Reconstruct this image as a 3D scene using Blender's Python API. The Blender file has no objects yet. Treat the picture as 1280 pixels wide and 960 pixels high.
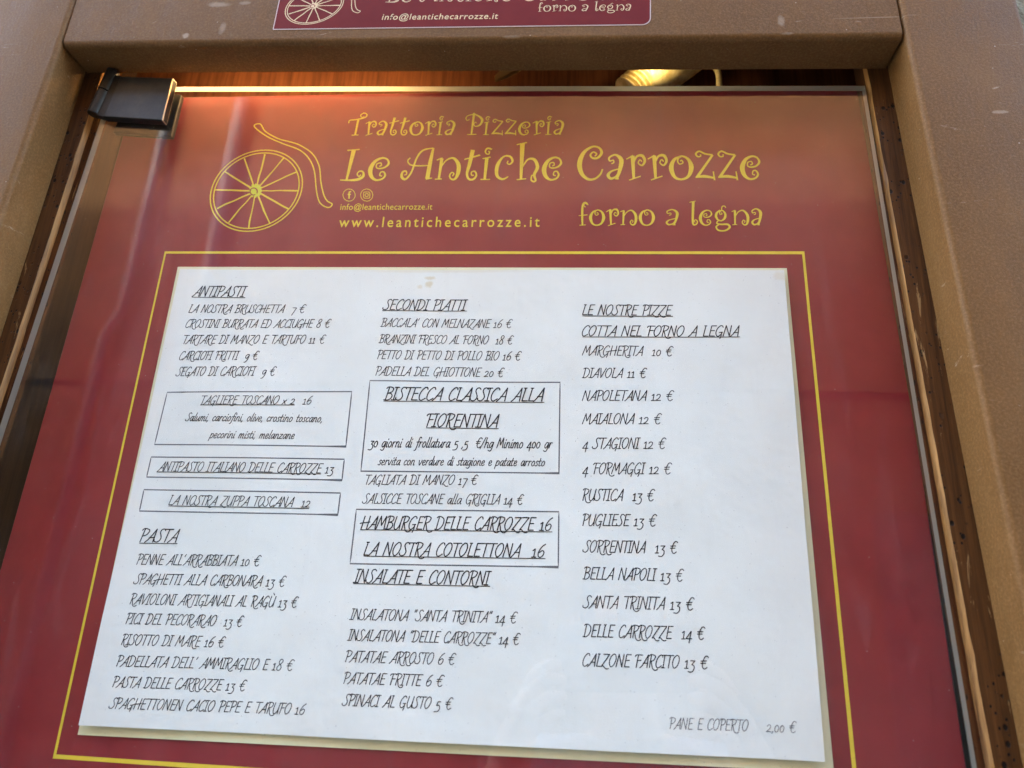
import bpy, bmesh, math, random
from mathutils import Vector, Matrix
random.seed(4)
S = bpy.context.scene
COL = S.collection

# ------------------------------------------------------------------ camera, world, sun, exposure
CAM = Vector((0.073447, -0.439427, -0.244960))
ROT = Matrix(((0.99584638, -0.01603789, 0.08962569), (0.07971663, -0.32202472, -0.94336914), (0.04399134, 0.94659541, -0.31940866)))
FPX = 905.0
cd = bpy.data.cameras.new('camera'); cam = bpy.data.objects.new('camera', cd); COL.objects.link(cam)
cam.matrix_world = Matrix.Translation(CAM) @ ROT.to_4x4()
cd.sensor_width = 36; cd.lens = FPX/1280*36; cd.clip_start = 0.01; cd.clip_end = 500
cd.dof.use_dof = True; cd.dof.focus_distance = 0.47; cd.dof.aperture_fstop = 6.5
S.camera = cam
W = bpy.data.worlds.new('World'); S.world = W; W.use_nodes = True
nt = W.node_tree
sky = nt.nodes.new('ShaderNodeTexSky'); sky.sky_type = 'NISHITA'; sky.sun_disc = False
SUN_EL, SUN_ROT = math.radians(24), math.radians(-40)
sky.sun_elevation = SUN_EL; sky.sun_rotation = SUN_ROT
sky.air_density = 1.0; sky.dust_density = 4.2; sky.ozone_density = 0.2
nt.links.new(sky.outputs[0], nt.nodes['Background'].inputs[0]); nt.nodes['Background'].inputs[1].default_value = 0.15
sl = bpy.data.lights.new('sun', 'SUN'); sl.energy = 1.1; sl.angle = math.radians(1.5); sl.color = (1, .95, .86)
sun = bpy.data.objects.new('sun', sl); COL.objects.link(sun)
sd = Vector((math.sin(SUN_ROT)*math.cos(SUN_EL), math.cos(SUN_ROT)*math.cos(SUN_EL), math.sin(SUN_EL)))
sun.rotation_euler = sd.to_track_quat('Z', 'Y').to_euler(); sun.location = sd*20
S.view_settings.view_transform = 'Standard'; S.view_settings.look = 'None'
S.view_settings.exposure = 4.58; S.view_settings.gamma = 1
S.cycles.max_bounces = 8; S.cycles.transparent_max_bounces = 12; S.cycles.diffuse_bounces = 5
S.cycles.use_denoising = True

def at(u, v, Y):
    """point on the plane y=Y seen at photo pixel (u, v)"""
    r = ROT @ Vector(((u-640)/FPX, -(v-480)/FPX, -1)); return CAM + r*((Y-CAM.y)/r.y)

# ------------------------------------------------------------------ materials
class N:
    def __init__(s, name):
        s.m = bpy.data.materials.new(name); s.m.use_nodes = True; s.t = s.m.node_tree
        s.b = s.t.nodes['Principled BSDF']; s.o = s.t.nodes['Material Output']
    def n(s, ty, **k):
        x = s.t.nodes.new(ty)
        for a, v in k.items(): setattr(x, a, v)
        return x
    def l(s, a, b): s.t.links.new(a, b)
    def co(s, scale=(1, 1, 1), loc=(0, 0, 0), rot=(0, 0, 0)):
        g = s.n('ShaderNodeTexCoord'); m = s.n('ShaderNodeMapping')
        m.inputs['Scale'].default_value = scale; m.inputs['Location'].default_value = loc; m.inputs['Rotation'].default_value = rot
        s.l(g.outputs['Object'], m.inputs[0]); return m.outputs[0]
    def noise(s, sc, det=4, rough=.55, co=None, dist=0):
        x = s.n('ShaderNodeTexNoise'); x.inputs['Scale'].default_value = sc; x.inputs['Detail'].default_value = det
        x.inputs['Roughness'].default_value = rough; x.inputs['Distortion'].default_value = dist
        s.l(co if co is not None else s.co(), x.inputs['Vector']); return x.outputs['Fac']
    def ramp(s, f, *st):
        r = s.n('ShaderNodeValToRGB'); e = r.color_ramp.elements
        while len(e) < len(st): e.new(.5)
        for el, (p, c) in zip(e, st): el.position = p; el.color = (c if isinstance(c, tuple) else (c, c, c)) + (1,)
        s.l(f, r.inputs[0]); return r.outputs[0]
    def mix(s, f, a, b, mode='MIX'):
        m = s.n('ShaderNodeMix', data_type='RGBA', blend_type=mode)
        for i, v in ((0, f), (6, a), (7, b)):
            if isinstance(v, (float, int)): m.inputs[i].default_value = v
            elif isinstance(v, tuple): m.inputs[i].default_value = v + (1,)
            else: s.l(v, m.inputs[i])
        return m.outputs[2]
    def math(s, op, a, b=None, c=None):
        m = s.n('ShaderNodeMath', operation=op)
        for i, v in enumerate((a, b, c)):
            if v is None: continue
            if isinstance(v, (float, int)): m.inputs[i].default_value = v
            else: s.l(v, m.inputs[i])
        return m.outputs[0]
    def set(s, base=None, rough=.5, spec=.5, metal=0, bump=None, bs=.3, bd=.001, **k):
        for nm, v in (('Base Color', base), ('Roughness', rough), ('Specular IOR Level', spec), ('Metallic', metal)):
            if v is None: continue
            if isinstance(v, tuple): s.b.inputs[nm].default_value = v + (1,)
            elif isinstance(v, (int, float)): s.b.inputs[nm].default_value = v
            else: s.l(v, s.b.inputs[nm])
        if bump is not None:
            b = s.n('ShaderNodeBump'); b.inputs['Strength'].default_value = bs; b.inputs['Distance'].default_value = bd
            s.l(bump, b.inputs['Height']); s.l(b.outputs[0], s.b.inputs['Normal'])
        return s.m

def flat(name, c, rough=.6, spec=.3, metal=0):
    return N(name).set(c, rough, spec, metal)

def spot(x, co, cx, cz, rx, rz, soft=.35, wob=.5):
    """soft 0..1 blotch at (cx, cz) of the xz plane: a stain of its own shape"""
    sp = x.n('ShaderNodeSeparateXYZ'); x.l(co, sp.inputs[0])
    a = x.math('DIVIDE', x.math('SUBTRACT', sp.outputs[0], cx), rx); b = x.math('DIVIDE', x.math('SUBTRACT', sp.outputs[2], cz), rz)
    d = x.math('SQRT', x.math('ADD', x.math('MULTIPLY', a, a), x.math('MULTIPLY', b, b)))
    d = x.math('ADD', d, x.math('MULTIPLY', x.math('SUBTRACT', x.noise(1.2/max(rx, rz), 4, .7), .5), wob*2))
    r = x.ramp(d, (1-soft, 1.0), (1.0, 0.0)); return r

def m_paint():
    x = N('brown_metal_paint'); c = x.co()
    big = x.noise(9, 5, .6); fine = x.noise(650, 4, .75); mid = x.noise(60, 6, .7, x.co((1, 1, .35)))
    col = x.ramp(x.math('ADD', x.math('MULTIPLY', big, .6), x.math('MULTIPLY', mid, .4)), (.3, (.100, .046, .012)), (.55, (.138, .066, .019)), (.75, (.185, .098, .034)))
    col = x.mix(x.ramp(fine, (.45, 0.0), (.75, .45)), col, (.29, .165, .065))
    scr = x.ramp(x.noise(14, 8, .75, x.co((1, 1, 6), (3, 1, 2)), 2.5), (.635, 0.0), (.66, .5))
    col = x.mix(x.math('MULTIPLY', scr, x.ramp(mid, (.45, 0.0), (.6, 1.0))), col, (.42, .33, .25))
    for (u, v, rx, rz, k) in ((272, 4, .010, .003, .55), (277, 33, .003, .006, .4), (231, 43, .0030, .0028, .8), (305, 2, .006, .0018, .45), (977, 24, .0028, .0050, .5), (985, 40, .005, .001, .35), (640, 44, .007, .0014, .3), (1250, 140, .006, .0016, .5), (1095, 20, .03, .0006, .35)):
        p = at(u, v, -.05); col = x.mix(x.math('MULTIPLY', spot(x, c, p.x, p.z+.1, rx, rz, .5, .6), k*.85), col, (.40, .31, .22))
    sp = x.n('ShaderNodeTexVoronoi'); sp.inputs['Scale'].default_value = 75; x.l(x.co(), sp.inputs['Vector'])
    col = x.mix(x.ramp(sp.outputs['Distance'], (.022, .7), (.04, 0.0)), col, (.45, .35, .26))
    return x.set(col, x.ramp(mid, (.3, .45), (.7, .65)), .16, 0, x.math('ADD', x.math('MULTIPLY', fine, .7), x.math('MULTIPLY', mid, 1.4)), .55, .0006)

def m_wood(name, dark, pale_tone, holes=False, along=2, rough=.38):
    x = N(name); sc = [260, 260, 260]; sc[along] = 9; g = x.noise(1, 6, .65, x.co(tuple(sc)), .4)
    sc2 = [1200, 1200, 1200]; sc2[along] = 60; f = x.noise(1, 3, .6, x.co(tuple(sc2)))
    big = x.noise(18, 3, .5)
    t = x.math('ADD', x.math('MULTIPLY', g, .62), x.math('ADD', x.math('MULTIPLY', f, .2), x.math('MULTIPLY', big, .18)))
    col = x.ramp(t, (.36, dark), (.64, pale_tone)); h = t  # random grain between a dark and a paler wood tone
    if holes:
        for sc3, r in ((150, .22), (300, .22)):
            v = x.n('ShaderNodeTexVoronoi'); v.inputs['Scale'].default_value = sc3; x.l(x.co((1, 1, .8)), v.inputs['Vector'])
            dens = x.ramp(x.noise(26, 2), (.44, 0.0), (.50, 1.0))
            hol = x.math('MULTIPLY', x.ramp(v.outputs['Distance'], (r*.75, 1.0), (r, 0.0)), dens)
            col = x.mix(hol, col, (.006, .004, .003)); h = x.math('SUBTRACT', h, x.math('MULTIPLY', hol, 3.0))
        wr = x.ramp(x.noise(1, 6, .7, x.co((120, 120, 14), (5, 2, 1)), 1.5), (.62, 0.0), (.66, .7))
        col = x.mix(wr, col, (.36, .22, .09))
    return x.set(col, rough+.12, .22, 0, h, .35, .0008)

def m_board():
    x = N('dark_red_laminate'); b = x.noise(40, 4, .6); f = x.noise(900, 2, .6)
    col = x.ramp(b, (.3, (.225, .015, .021)), (.7, (.265, .020, .025)))
    v = x.n('ShaderNodeTexVoronoi'); v.inputs['Scale'].default_value = 130; x.l(x.co(), v.inputs['Vector'])
    col = x.mix(x.ramp(v.outputs['Distance'], (.02, .3), (.045, 0.0)), col, (.55, .3, .26))
    return x.set(col, .42, .35, 0, x.math('ADD', b, x.math('MULTIPLY', f, .4)), .15, .0004)

def m_paper():
    x = N('white_paper'); c = x.co(); b = x.noise(14, 4, .55); f = x.noise(1500, 2, .7)
    col = x.ramp(b, (.3, (.775, .785, .720)), (.7, (.840, .848, .775)))  # uneven shading of the warped sheet, painted into the base colour
    col = x.mix(x.ramp(f, (.35, .06), (.7, 0.0)), col, (.55, .57, .58))
    for (u, v, rx, rz, k) in ((537, 346, .0042, .0016, .5), (536, 354, .0034, .0032, .55), (524, 357, .0022, .0018, .35), (560, 337, .07, .0022, .22), (975, 345, .006, .004, .25)):
        p = at(u, v, -.004); col = x.mix(x.math('MULTIPLY', spot(x, c, p.x, p.z, rx, rz, .5, .7), k), col, (.66, .52, .24))
    return x.set(col, .7, .25, 0, x.math('ADD', x.math('MULTIPLY', b, 3.0), x.math('MULTIPLY', f, .12)), .45, .0018)

def m_glass():
    x = N('door_glass'); t = x.t; t.nodes.remove(x.b)
    tr = x.n('ShaderNodeBsdfTransparent'); tr.inputs[0].default_value = (.965, .975, .975, 1)
    gl = x.n('ShaderNodeBsdfGlossy'); gl.inputs['Roughness'].default_value = .012
    lw = x.n('ShaderNodeLayerWeight'); lw.inputs[0].default_value = .5
    ge = x.n('ShaderNodeNewGeometry')
    fr = x.math('ADD', x.math('MULTIPLY', x.math('POWER', lw.outputs['Facing'], 5.0), .9), .066)
    fr = x.math('MULTIPLY', fr, x.math('SUBTRACT', 1.0, ge.outputs['Backfacing']))
    mx = x.n('ShaderNodeMixShader'); x.l(fr, mx.inputs[0]); x.l(tr.outputs[0], mx.inputs[1]); x.l(gl.outputs[0], mx.inputs[2])
    df = x.n('ShaderNodeBsdfDiffuse'); df.inputs[0].default_value = (.75, .72, .68, 1)      # dust lying on the pane
    v = x.n('ShaderNodeTexVoronoi'); v.inputs['Scale'].default_value = 120; x.l(x.co((1, 1, 1)), v.inputs['Vector'])
    sp = x.math('MULTIPLY', x.ramp(v.outputs['Distance'], (.016, 1.0), (.036, 0.0)), .5)
    v2 = x.n('ShaderNodeTexVoronoi'); v2.inputs['Scale'].default_value = 260; x.l(x.co((1, 1, 1), (3, 3, 3)), v2.inputs['Vector'])
    sp = x.math('ADD', sp, x.math('MULTIPLY', x.ramp(v2.outputs['Distance'], (.04, 1.0), (.08, 0.0)), .22))
    film = x.math('ADD', x.math('MULTIPLY', x.ramp(x.noise(7, 5, .6, x.co((1, 1, .6))), (.40, .0), (.75, 1.0)), .026), x.math('MULTIPLY', x.ramp(x.noise(1, 5, .65, x.co((60, 1, 11), (2, 0, 5), (0, .5, 0)), 1.0), (.55, .0), (.72, 1.0)), .022))
    fac = x.math('ADD', sp, film)
    fac = x.math('MULTIPLY', fac, x.math('SUBTRACT', 1.0, ge.outputs['Backfacing']))
    m2 = x.n('ShaderNodeMixShader'); x.l(fac, m2.inputs[0]); x.l(mx.outputs[0], m2.inputs[1]); x.l(df.outputs[0], m2.inputs[2])
    x.l(m2.outputs[0], x.o.inputs[0]); return x.m

def m_glass_edge():
    x = N('polished_glass_edge'); t = x.t; t.nodes.remove(x.b)
    tl = x.n('ShaderNodeBsdfTranslucent'); tl.inputs[0].default_value = (.62, .66, .58, 1)
    df = x.n('ShaderNodeBsdfDiffuse'); df.inputs[0].default_value = (.24, .29, .27, 1)
    gl = x.n('ShaderNodeBsdfGlossy'); gl.inputs['Roughness'].default_value = .25; gl.inputs[0].default_value = (.7, .75, .72, 1)
    m1 = x.n('ShaderNodeMixShader'); m1.inputs[0].default_value = .3; x.l(tl.outputs[0], m1.inputs[1]); x.l(df.outputs[0], m1.inputs[2])
    m2 = x.n('ShaderNodeMixShader'); m2.inputs[0].default_value = .18; x.l(m1.outputs[0], m2.inputs[1]); x.l(gl.outputs[0], m2.inputs[2])
    x.l(m2.outputs[0], x.o.inputs[0]); return x.m

M = {}
M['paint'] = m_paint()
M['wood_strip'] = m_wood('worm_eaten_walnut', (.028, .0105, .003), (.105, .042, .011), True)
M['wood_edge'] = m_wood('worn_bare_wood', (.10, .040, .010), (.40, .20, .055), False)
M['wood_back'] = m_wood('reddish_veneer', (.055, .017, .006), (.16, .055, .018), False, 2, .45)
M['wood_dark'] = m_wood('dark_case_wood', (.03, .018, .010), (.075, .042, .022), False)
M['board'] = m_board(); M['paper'] = m_paper(); M['glass'] = m_glass(); M['glass_edge'] = m_glass_edge()
M['card'] = N('cream_card'); _b = M['card'].noise(60, 4, .6); M['card'] = M['card'].set(M['card'].ramp(_b, (.3, (.76, .73, .46)), (.7, (.82, .79, .52))), .75, .2)
M['ink'] = flat('black_print', (.022, .024, .027), .65, .2)
M['ink_grey'] = flat('grey_print', (.10, .10, .105), .65, .2)
M['rule'] = flat('grey_rule_print', (.15, .155, .16), .65, .2)
x = N('yellow_print'); M['yellow'] = x.set(x.ramp(x.noise(160, 3, .6), (.3, (.74, .54, .035)), (.7, (.80, .60, .05))), .5, .3)
M['hub'] = flat('lime_yellow_print', (.55, .56, .03), .5, .3)
x = N('black_hinge_metal'); _n = x.noise(600, 3, .6); M['hinge'] = x.set(x.ramp(x.noise(45, 5, .7), (.45, (.011, .010, .008)), (.75, (.035, .028, .018))), x.ramp(_n, (.3, .36), (.7, .5)), .3, 0, _n, .15, .0003)
x = N('pale_hinge_edge'); M['hinge_edge'] = x.set((.50, .40, .28), x.ramp(x.noise(900, 3, .7), (.3, .3), (.7, .55)), .5, .8)  # paler metal for the small faces at the right end of the leaf
M['decal'] = flat('pale_sticker_edge', (.55, .42, .38), .4, .4)
x = N('sticker_red'); _n = x.noise(500, 3, .6); M['sticker'] = x.set(x.ramp(x.noise(30, 4, .6), (.3, (.120, .012, .011)), (.7, (.150, .017, .014))), .6, .08, 0, _n, .12, .0003)
M['sticker_print'] = flat('pale_gold_print', (.62, .46, .25), .5, .3)
x = N('green_grey_plaster'); _n = x.noise(30, 6, .65); M['plaster'] = x.set(x.ramp(x.noise(12, 6, .6), (.3, (.17, .16, .105)), (.7, (.30, .285, .20))), .9, .2, 0, _n, .9, .012)
x = N('ivory_plastic'); _n = x.noise(120, 4, .7); M['ivory'] = x.set(x.ramp(_n, (.35, (.50, .38, .13)), (.6, (.78, .66, .30))), .55, .4)
M['brass'] = N('brass').set((.55, .36, .12), .35, .5, .9)
M['leaf'] = flat('dry_leaf', (.42, .28, .11), .8, .2)
M['rubber'] = flat('clear_gasket', (.20, .17, .12), .3, .5)

# ------------------------------------------------------------------ mesh helpers
def tag(o, label, cat, group=None):
    o['label'] = label; o['category'] = cat
    if group: o['group'] = group
    return o

def thing(name, label, cat, loc=(0, 0, 0), group=None):
    o = bpy.data.objects.new(name, None); o.empty_display_size = .02; COL.objects.link(o); o.location = loc
    return tag(o, label, cat, group)

def link(name, me, mats, parent=None, smooth=False):
    o = bpy.data.objects.new(name, me); COL.objects.link(o)
    for m in (mats if isinstance(mats, (list, tuple)) else [mats]): me.materials.append(m)
    if smooth: me.shade_smooth()
    if parent is not None:
        o.parent = parent
        w = parent
        off = Vector((0, 0, 0))
        while w is not None: off += w.location; w = w.parent
        me.transform(Matrix.Translation(-off))
    return o

def obj(name, bm, mats, parent=None, smooth=False):
    bmesh.ops.recalc_face_normals(bm, faces=bm.faces)
    me = bpy.data.meshes.new(name); bm.to_mesh(me); bm.free()
    return link(name, me, mats, parent, smooth)

def hexa(bm, f, b):
    """box from its front four corners f and back four corners b (tl, tr, br, bl)"""
    v = [bm.verts.new(p) for p in list(f)+list(b)]
    for q in ((0, 1, 2, 3), (7, 6, 5, 4), (0, 4, 5, 1), (1, 5, 6, 2), (2, 6, 7, 3), (3, 7, 4, 0)): bm.faces.new([v[i] for i in q])
    return v

def box(bm, x0, x1, y0, y1, z0, z1):
    return hexa(bm, ((x0, y0, z1), (x1, y0, z1), (x1, y0, z0), (x0, y0, z0)), ((x0, y1, z1), (x1, y1, z1), (x1, y1, z0), (x0, y1, z0)))

def bev(bm, w, seg=3, edges=None):
    bmesh.ops.bevel(bm, geom=edges or bm.edges[:], offset=w, segments=seg, profile=.5, affect='EDGES', clamp_overlap=True)

def tube(bm, pts, r, n=12, caps=True):
    pts = [Vector(p) for p in pts]; rings = []; up = Vector((.31, .2, .93))
    for i, p in enumerate(pts):
        t = (pts[min(i+1, len(pts)-1)]-pts[max(i-1, 0)]).normalized()
        a = t.cross(up).normalized(); b = t.cross(a); rr = r[i] if isinstance(r, (list, tuple)) else r
        rings.append([bm.verts.new(p+(a*math.cos(k*2*math.pi/n)+b*math.sin(k*2*math.pi/n))*rr) for k in range(n)])
    for A, B in zip(rings, rings[1:]):
        for k in range(n): bm.faces.new((A[k], A[(k+1) % n], B[(k+1) % n], B[k]))
    if caps: bm.faces.new(rings[0]); bm.faces.new(rings[-1])

def smooth(P, sub=5, closed=False):
    P = [tuple(p) for p in P]; out = []; n = len(P)
    if n < 3: return P
    rng = range(n if closed else n-1)
    for i in rng:
        p0 = P[(i-1) % n] if closed or i else P[0]; p1 = P[i]; p2 = P[(i+1) % n]; p3 = P[(i+2) % n] if closed or i+2 < n else P[-1]
        for k in range(sub):
            t = k/sub
            out.append(tuple(.5*(2*b+(c-a)*t+(2*a-5*b+4*c-d)*t*t+(3*b-a-3*c+d)*t**3) for a, b, c, d in zip(p0, p1, p2, p3)))
    out.append(P[0] if closed else P[-1]); return out

def ribbon(bm, pts, w, place, lvl, closed=False):
    """flat printed stroke along 2-D pts (list of Vector), half-widths w, put on a surface by place(x, z, lift)"""
    L = []; n = len(pts)
    for i in range(n):
        a = pts[i-1] if i else (pts[-2] if closed else pts[0]); b = pts[i+1] if i < n-1 else (pts[1] if closed else pts[-1])
        d = b-a; d = d/d.length if d.length > 1e-9 else Vector((1, 0))
        nn = Vector((-d.y, d.x)); k = 1.0
        if 0 < i < n-1:
            d1 = (pts[i]-pts[i-1]); d2 = (pts[i+1]-pts[i])
            if d1.length > 1e-9 and d2.length > 1e-9:
                c = nn.dot(Vector((-d1.y, d1.x))/d1.length); k = 1/max(c, .5)
        h = w[i]*k; L.append((bm.verts.new(place(pts[i].x+nn.x*h, pts[i].y+nn.y*h, lvl)), bm.verts.new(place(pts[i].x-nn.x*h, pts[i].y-nn.y*h, lvl))))
    for (a, b), (c, d) in zip(L, L[1:]): bm.faces.new((a, b, d, c))

# ------------------------------------------------------------------ lettering: a pen script for the menu, a curly face for the title
PEN = {}
def G(ch, adv, *st):
    PEN[ch] = (adv, [(s[0] == '~', [tuple(float(q) for q in p.split(',')) for p in s.lstrip('~').split()]) for s in st])
G('A', .50, '~-.04,-.03 .10,.16 .25,.5 .43,1', '.43,1 .45,0', '.14,.33 .46,.34')
G('B', .46, '.1,0 .13,1', '~-.02,.9 .06,1.01 .24,1.01 .40,.9 .36,.64 .13,.52', '~.13,.52 .34,.5 .44,.3 .36,.08 .2,0 .0,.02')
G('C', .45, '~.46,.84 .41,.98 .27,.98 .11,.72 .05,.36 .11,.07 .25,0 .45,.16')
G('D', .54, '.1,0 .13,1', '~-.02,.92 .1,1.01 .28,.98 .46,.8 .49,.45 .37,.12 .18,-.01 .0,.03')
G('E', .42, '.44,.98 .12,.98 .08,.02 .42,.02', '.1,.52 .36,.53')
G('F', .40, '~-.06,.84 .0,.96 .18,.98 .45,.97', '.15,.97 .11,0', '.13,.54 .38,.55')
G('G', .52, '~.46,.84 .40,.98 .26,.98 .10,.72 .04,.36 .11,.08 .24,.0 .42,.2', '~.27,.36 .48,.38', '.43,.38 .42,.0 .37,-.22')
G('H', .56, '.1,0 .13,1', '.46,0 .49,1', '~-.07,.42 .04,.46 .3,.49 .56,.54')
G('I', .24, '.11,0 .13,1', '.0,.99 .26,.99', '-.02,.01 .23,.01')
G('L', .38, '.13,1 .08,.02 .40,.02', '.05,.99 .2,.99')
G('M', .60, '.0,0 .14,1 .3,.28 .5,1 .54,0')
G('N', .52, '.02,0 .11,1 .43,0 .46,1')
G('O', .52, '~.26,1 .10,.78 .04,.36 .18,0 .38,.16 .48,.58 .42,.92 .28,1.0 .2,.93')
G('P', .42, '.1,0 .13,1', '~-.02,.9 .06,1.01 .24,1.01 .42,.9 .40,.66 .28,.5 .12,.46')
G('R', .46, '.1,0 .13,1', '~-.02,.9 .06,1.01 .24,1.01 .42,.9 .38,.66 .26,.53 .12,.5', '~.16,.5 .26,.18 .34,-.06 .48,-.19 .62,-.18 .70,-.1')
G('S', .42, '~.46,.88 .36,1 .22,.95 .18,.75 .27,.53 .34,.3 .28,.08 .14,0 -.02,.08 -.04,.2')
G('T', .42, '-.02,.98 .50,.98', '.26,.98 .22,0')
G('U', .52, '~.10,1 .06,.4 .13,.05 .26,.0 .40,.22 .46,.6', '.49,1 .46,.6 .46,0')
G('V', .46, '.04,1 .18,0 .48,1')
G('Z', .48, '.06,.97 .48,.97 .02,.02', '~.02,.02 .14,.05 .28,-.1 .42,-.18 .56,-.14')
G('Ù', .52, '~.10,1 .06,.4 .13,.05 .26,.0 .40,.22 .46,.6', '.49,1 .46,.6 .46,0', '.2,1.28 .32,1.1')
G('0', .40, '~.2,.6 .07,.44 .06,.16 .18,0 .32,.14 .34,.44 .22,.6 .14,.56')
G('1', .30, '.02,.5 .15,.62 .15,0', '.02,.01 .28,.01')
G('2', .42, '~.05,.48 .14,.61 .28,.59 .32,.44 .22,.2 .02,.02', '.02,.02 .40,.02')
G('3', .40, '.06,.6 .36,.6 .18,.3', '~.18,.3 .34,.2 .36,-.06 .22,-.27 -.02,-.24')
G('4', .42, '.31,.62 .02,.04 .44,.04', '.32,.62 .28,-.3')
G('5', .40, '.36,.62 .14,.6 .09,.28', '~.09,.28 .28,.32 .38,.06 .28,-.2 .0,-.24')
G('6', .44, '~.40,.98 .22,.8 .07,.42 .09,.1 .22,0 .36,.12 .40,.38 .28,.5 .10,.34')
G('7', .38, '.04,.6 .40,.6 .16,-.3')
G('8', .44, '~.24,.52 .12,.7 .16,.95 .3,1 .40,.84 .3,.62 .14,.44 .05,.2 .13,.02 .28,0 .38,.18 .34,.4 .24,.52')
G('9', .40, '~.36,.5 .22,.62 .07,.44 .10,.2 .22,.17 .36,.45', '~.38,.6 .35,.1 .22,-.24 .06,-.3')
G('€', .46, '~.50,.88 .40,.99 .26,.94 .14,.6 .14,.22 .24,.02 .36,.0 .48,.12', '.0,.60 .38,.62', '.0,.42 .34,.43')
G("'", .16, '.12,1.02 .06,.8'); G('"', .26, '.12,1.02 .06,.8', '.24,1.02 .18,.8')
G(',', .16, '.10,.06 .03,-.14'); G('/', .34, '.0,-.12 .36,1.05'); G(' ', .34)
G('a', .40, '~.36,.5 .20,.56 .06,.3 .09,.05 .2,.05 .35,.42', '~.38,.56 .33,.12 .36,.0 .43,.04')
G('c', .32, '~.32,.46 .22,.56 .09,.4 .06,.14 .15,0 .31,.12')
G('d', .42, '~.36,.5 .20,.56 .06,.3 .09,.05 .2,.05 .35,.42', '~.43,1.02 .34,.14 .37,.0 .43,.04')
G('e', .35, '~.07,.26 .26,.32 .29,.5 .18,.56 .06,.36 .08,.06 .2,.0 .33,.12')
G('f', .28, '~.42,.92 .34,1.02 .24,.88 .14,.1 .07,-.26 -.05,-.3', '.04,.52 .34,.55')
G('g', .40, '~.36,.5 .20,.56 .06,.3 .09,.05 .2,.05 .35,.42', '~.39,.56 .32,-.08 .2,-.32 .0,-.24')
G('h', .42, '.14,1.02 .04,0', '~.06,.28 .2,.54 .33,.48 .31,.1 .35,0 .41,.04')
G('i', .18, '~.11,.55 .06,.1 .1,.0 .17,.05', '.13,.74 .15,.84')
G('l', .19, '~.17,1.02 .06,.12 .1,.0 .18,.05')
G('m', .60, '.1,.55 .05,0', '~.07,.28 .19,.55 .28,.46 .25,0', '~.27,.28 .41,.55 .5,.46 .47,.1 .51,0 .58,.04')
G('n', .42, '.1,.55 .05,0', '~.07,.28 .2,.55 .33,.47 .30,.1 .34,0 .41,.04')
G('o', .38, '~.2,.56 .07,.36 .07,.1 .18,0 .31,.16 .33,.44 .22,.56 .15,.52')
G('p', .40, '.11,.58 .0,-.36', '~.08,.28 .2,.55 .34,.48 .31,.16 .18,.0 .06,.1')
G('r', .30, '.1,.55 .05,0', '~.07,.28 .18,.53 .31,.52')
G('s', .30, '~.30,.48 .2,.57 .11,.44 .19,.28 .23,.12 .13,0 .0,.07')
G('t', .27, '~.16,.86 .08,.16 .13,0 .25,.08', '.02,.54 .29,.56')
G('u', .42, '~.09,.55 .05,.12 .14,.0 .3,.3', '~.38,.55 .33,.1 .37,.0 .43,.04')
G('v', .36, '~.04,.55 .13,.0 .29,.36 .33,.58')
G('x', .34, '.04,.5 .3,0', '.33,.52 .0,0'); G('z', .35, '.05,.53 .33,.53 .02,.02 .34,.02')

CURL = {}
def K(ch, adv, *st):
    """curly title letters: strokes of x,y,width triplets, '-' first for straight strokes"""
    CURL[ch] = (adv, [(s[0] != '-', [tuple(float(q) for q in p.split(',')) for p in s.lstrip('-').split()]) for s in st])
SP = '.46,.22,.03'
K('L', .86, '-.1,.97,.03 .52,1.0,.03', '-.32,.98,.14 .22,.02,.06', '.0,.01,.03 .28,.0,.05 .58,.02,.09 .76,.12,.08 .74,.26,.05 .62,.29,.04 .55,.2,.03 .62,.12,.03 .68,.18,.03')
K('e', .76, '.34,.44,.03 .41,.47,.03 .38,.55,.03 .26,.52,.03 .25,.41,.03 .36,.37,.04 .54,.41,.05 .65,.53,.06 .58,.67,.05 .4,.71,.06 .18,.6,.10 .06,.36,.14 .12,.12,.11 .3,.0,.06 .5,.04,.05 .58,.15,.05 .52,.26,.04 .42,.25,.03 .4,.15,.03 .48,.13,.03')
K('A', 1.20, '1.09,1.04,.03 .72,.97,.05 .52,.72,.05 .38,.26,.05 .2,.03,.06 .05,.09,.08 .05,.25,.06 .17,.29,.04 .21,.19,.03 .13,.16,.03', '.28,.72,.03 .2,.63,.03 .3,.5,.04 .6,.46,.04 1.02,.47,.03', '-1.09,1.04,.06 1.03,.6,.12 .98,.04,.13', '-.93,.03,.05 1.15,.06,.03')
K('n', .94, '-.0,.64,.03 .2,.71,.04', '-.18,.69,.10 .14,.02,.06', '-.0,.02,.03 .25,.03,.03', '.17,.4,.03 .35,.63,.04 .6,.70,.07 .8,.5,.12 .82,.24,.12 .74,.04,.07 .60,.02,.05 .52,.13,.04 .59,.24,.03 .67,.19,.03 .62,.12,.03')
K('t', .58, '.28,.97,.13 .2,.5,.11 .14,.2,.07 .22,.03,.06 .38,.02,.06 .48,.14,.05 .42,.27,.04 .3,.25,.03 .31,.15,.03 .39,.15,.03', '-.0,.66,.03 .56,.8,.05')
K('i', .42, '-.17,.70,.11 .15,.02,.07', '-.02,.68,.03 .30,.73,.03', '-.0,.01,.03 .34,.01,.03', '.2,.92,.03 .25,.9,.03 .23,.83,.03 .14,.84,.03 .1,.93,.04 .18,1.02,.05 .33,.98,.04')
K('c', .68, '.46,.61,.03 .44,.53,.03 .53,.5,.04 .62,.6,.06 .52,.75,.06 .28,.74,.05 .09,.46,.11 .1,.14,.09 .3,.02,.06 .5,.1,.03')
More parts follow.
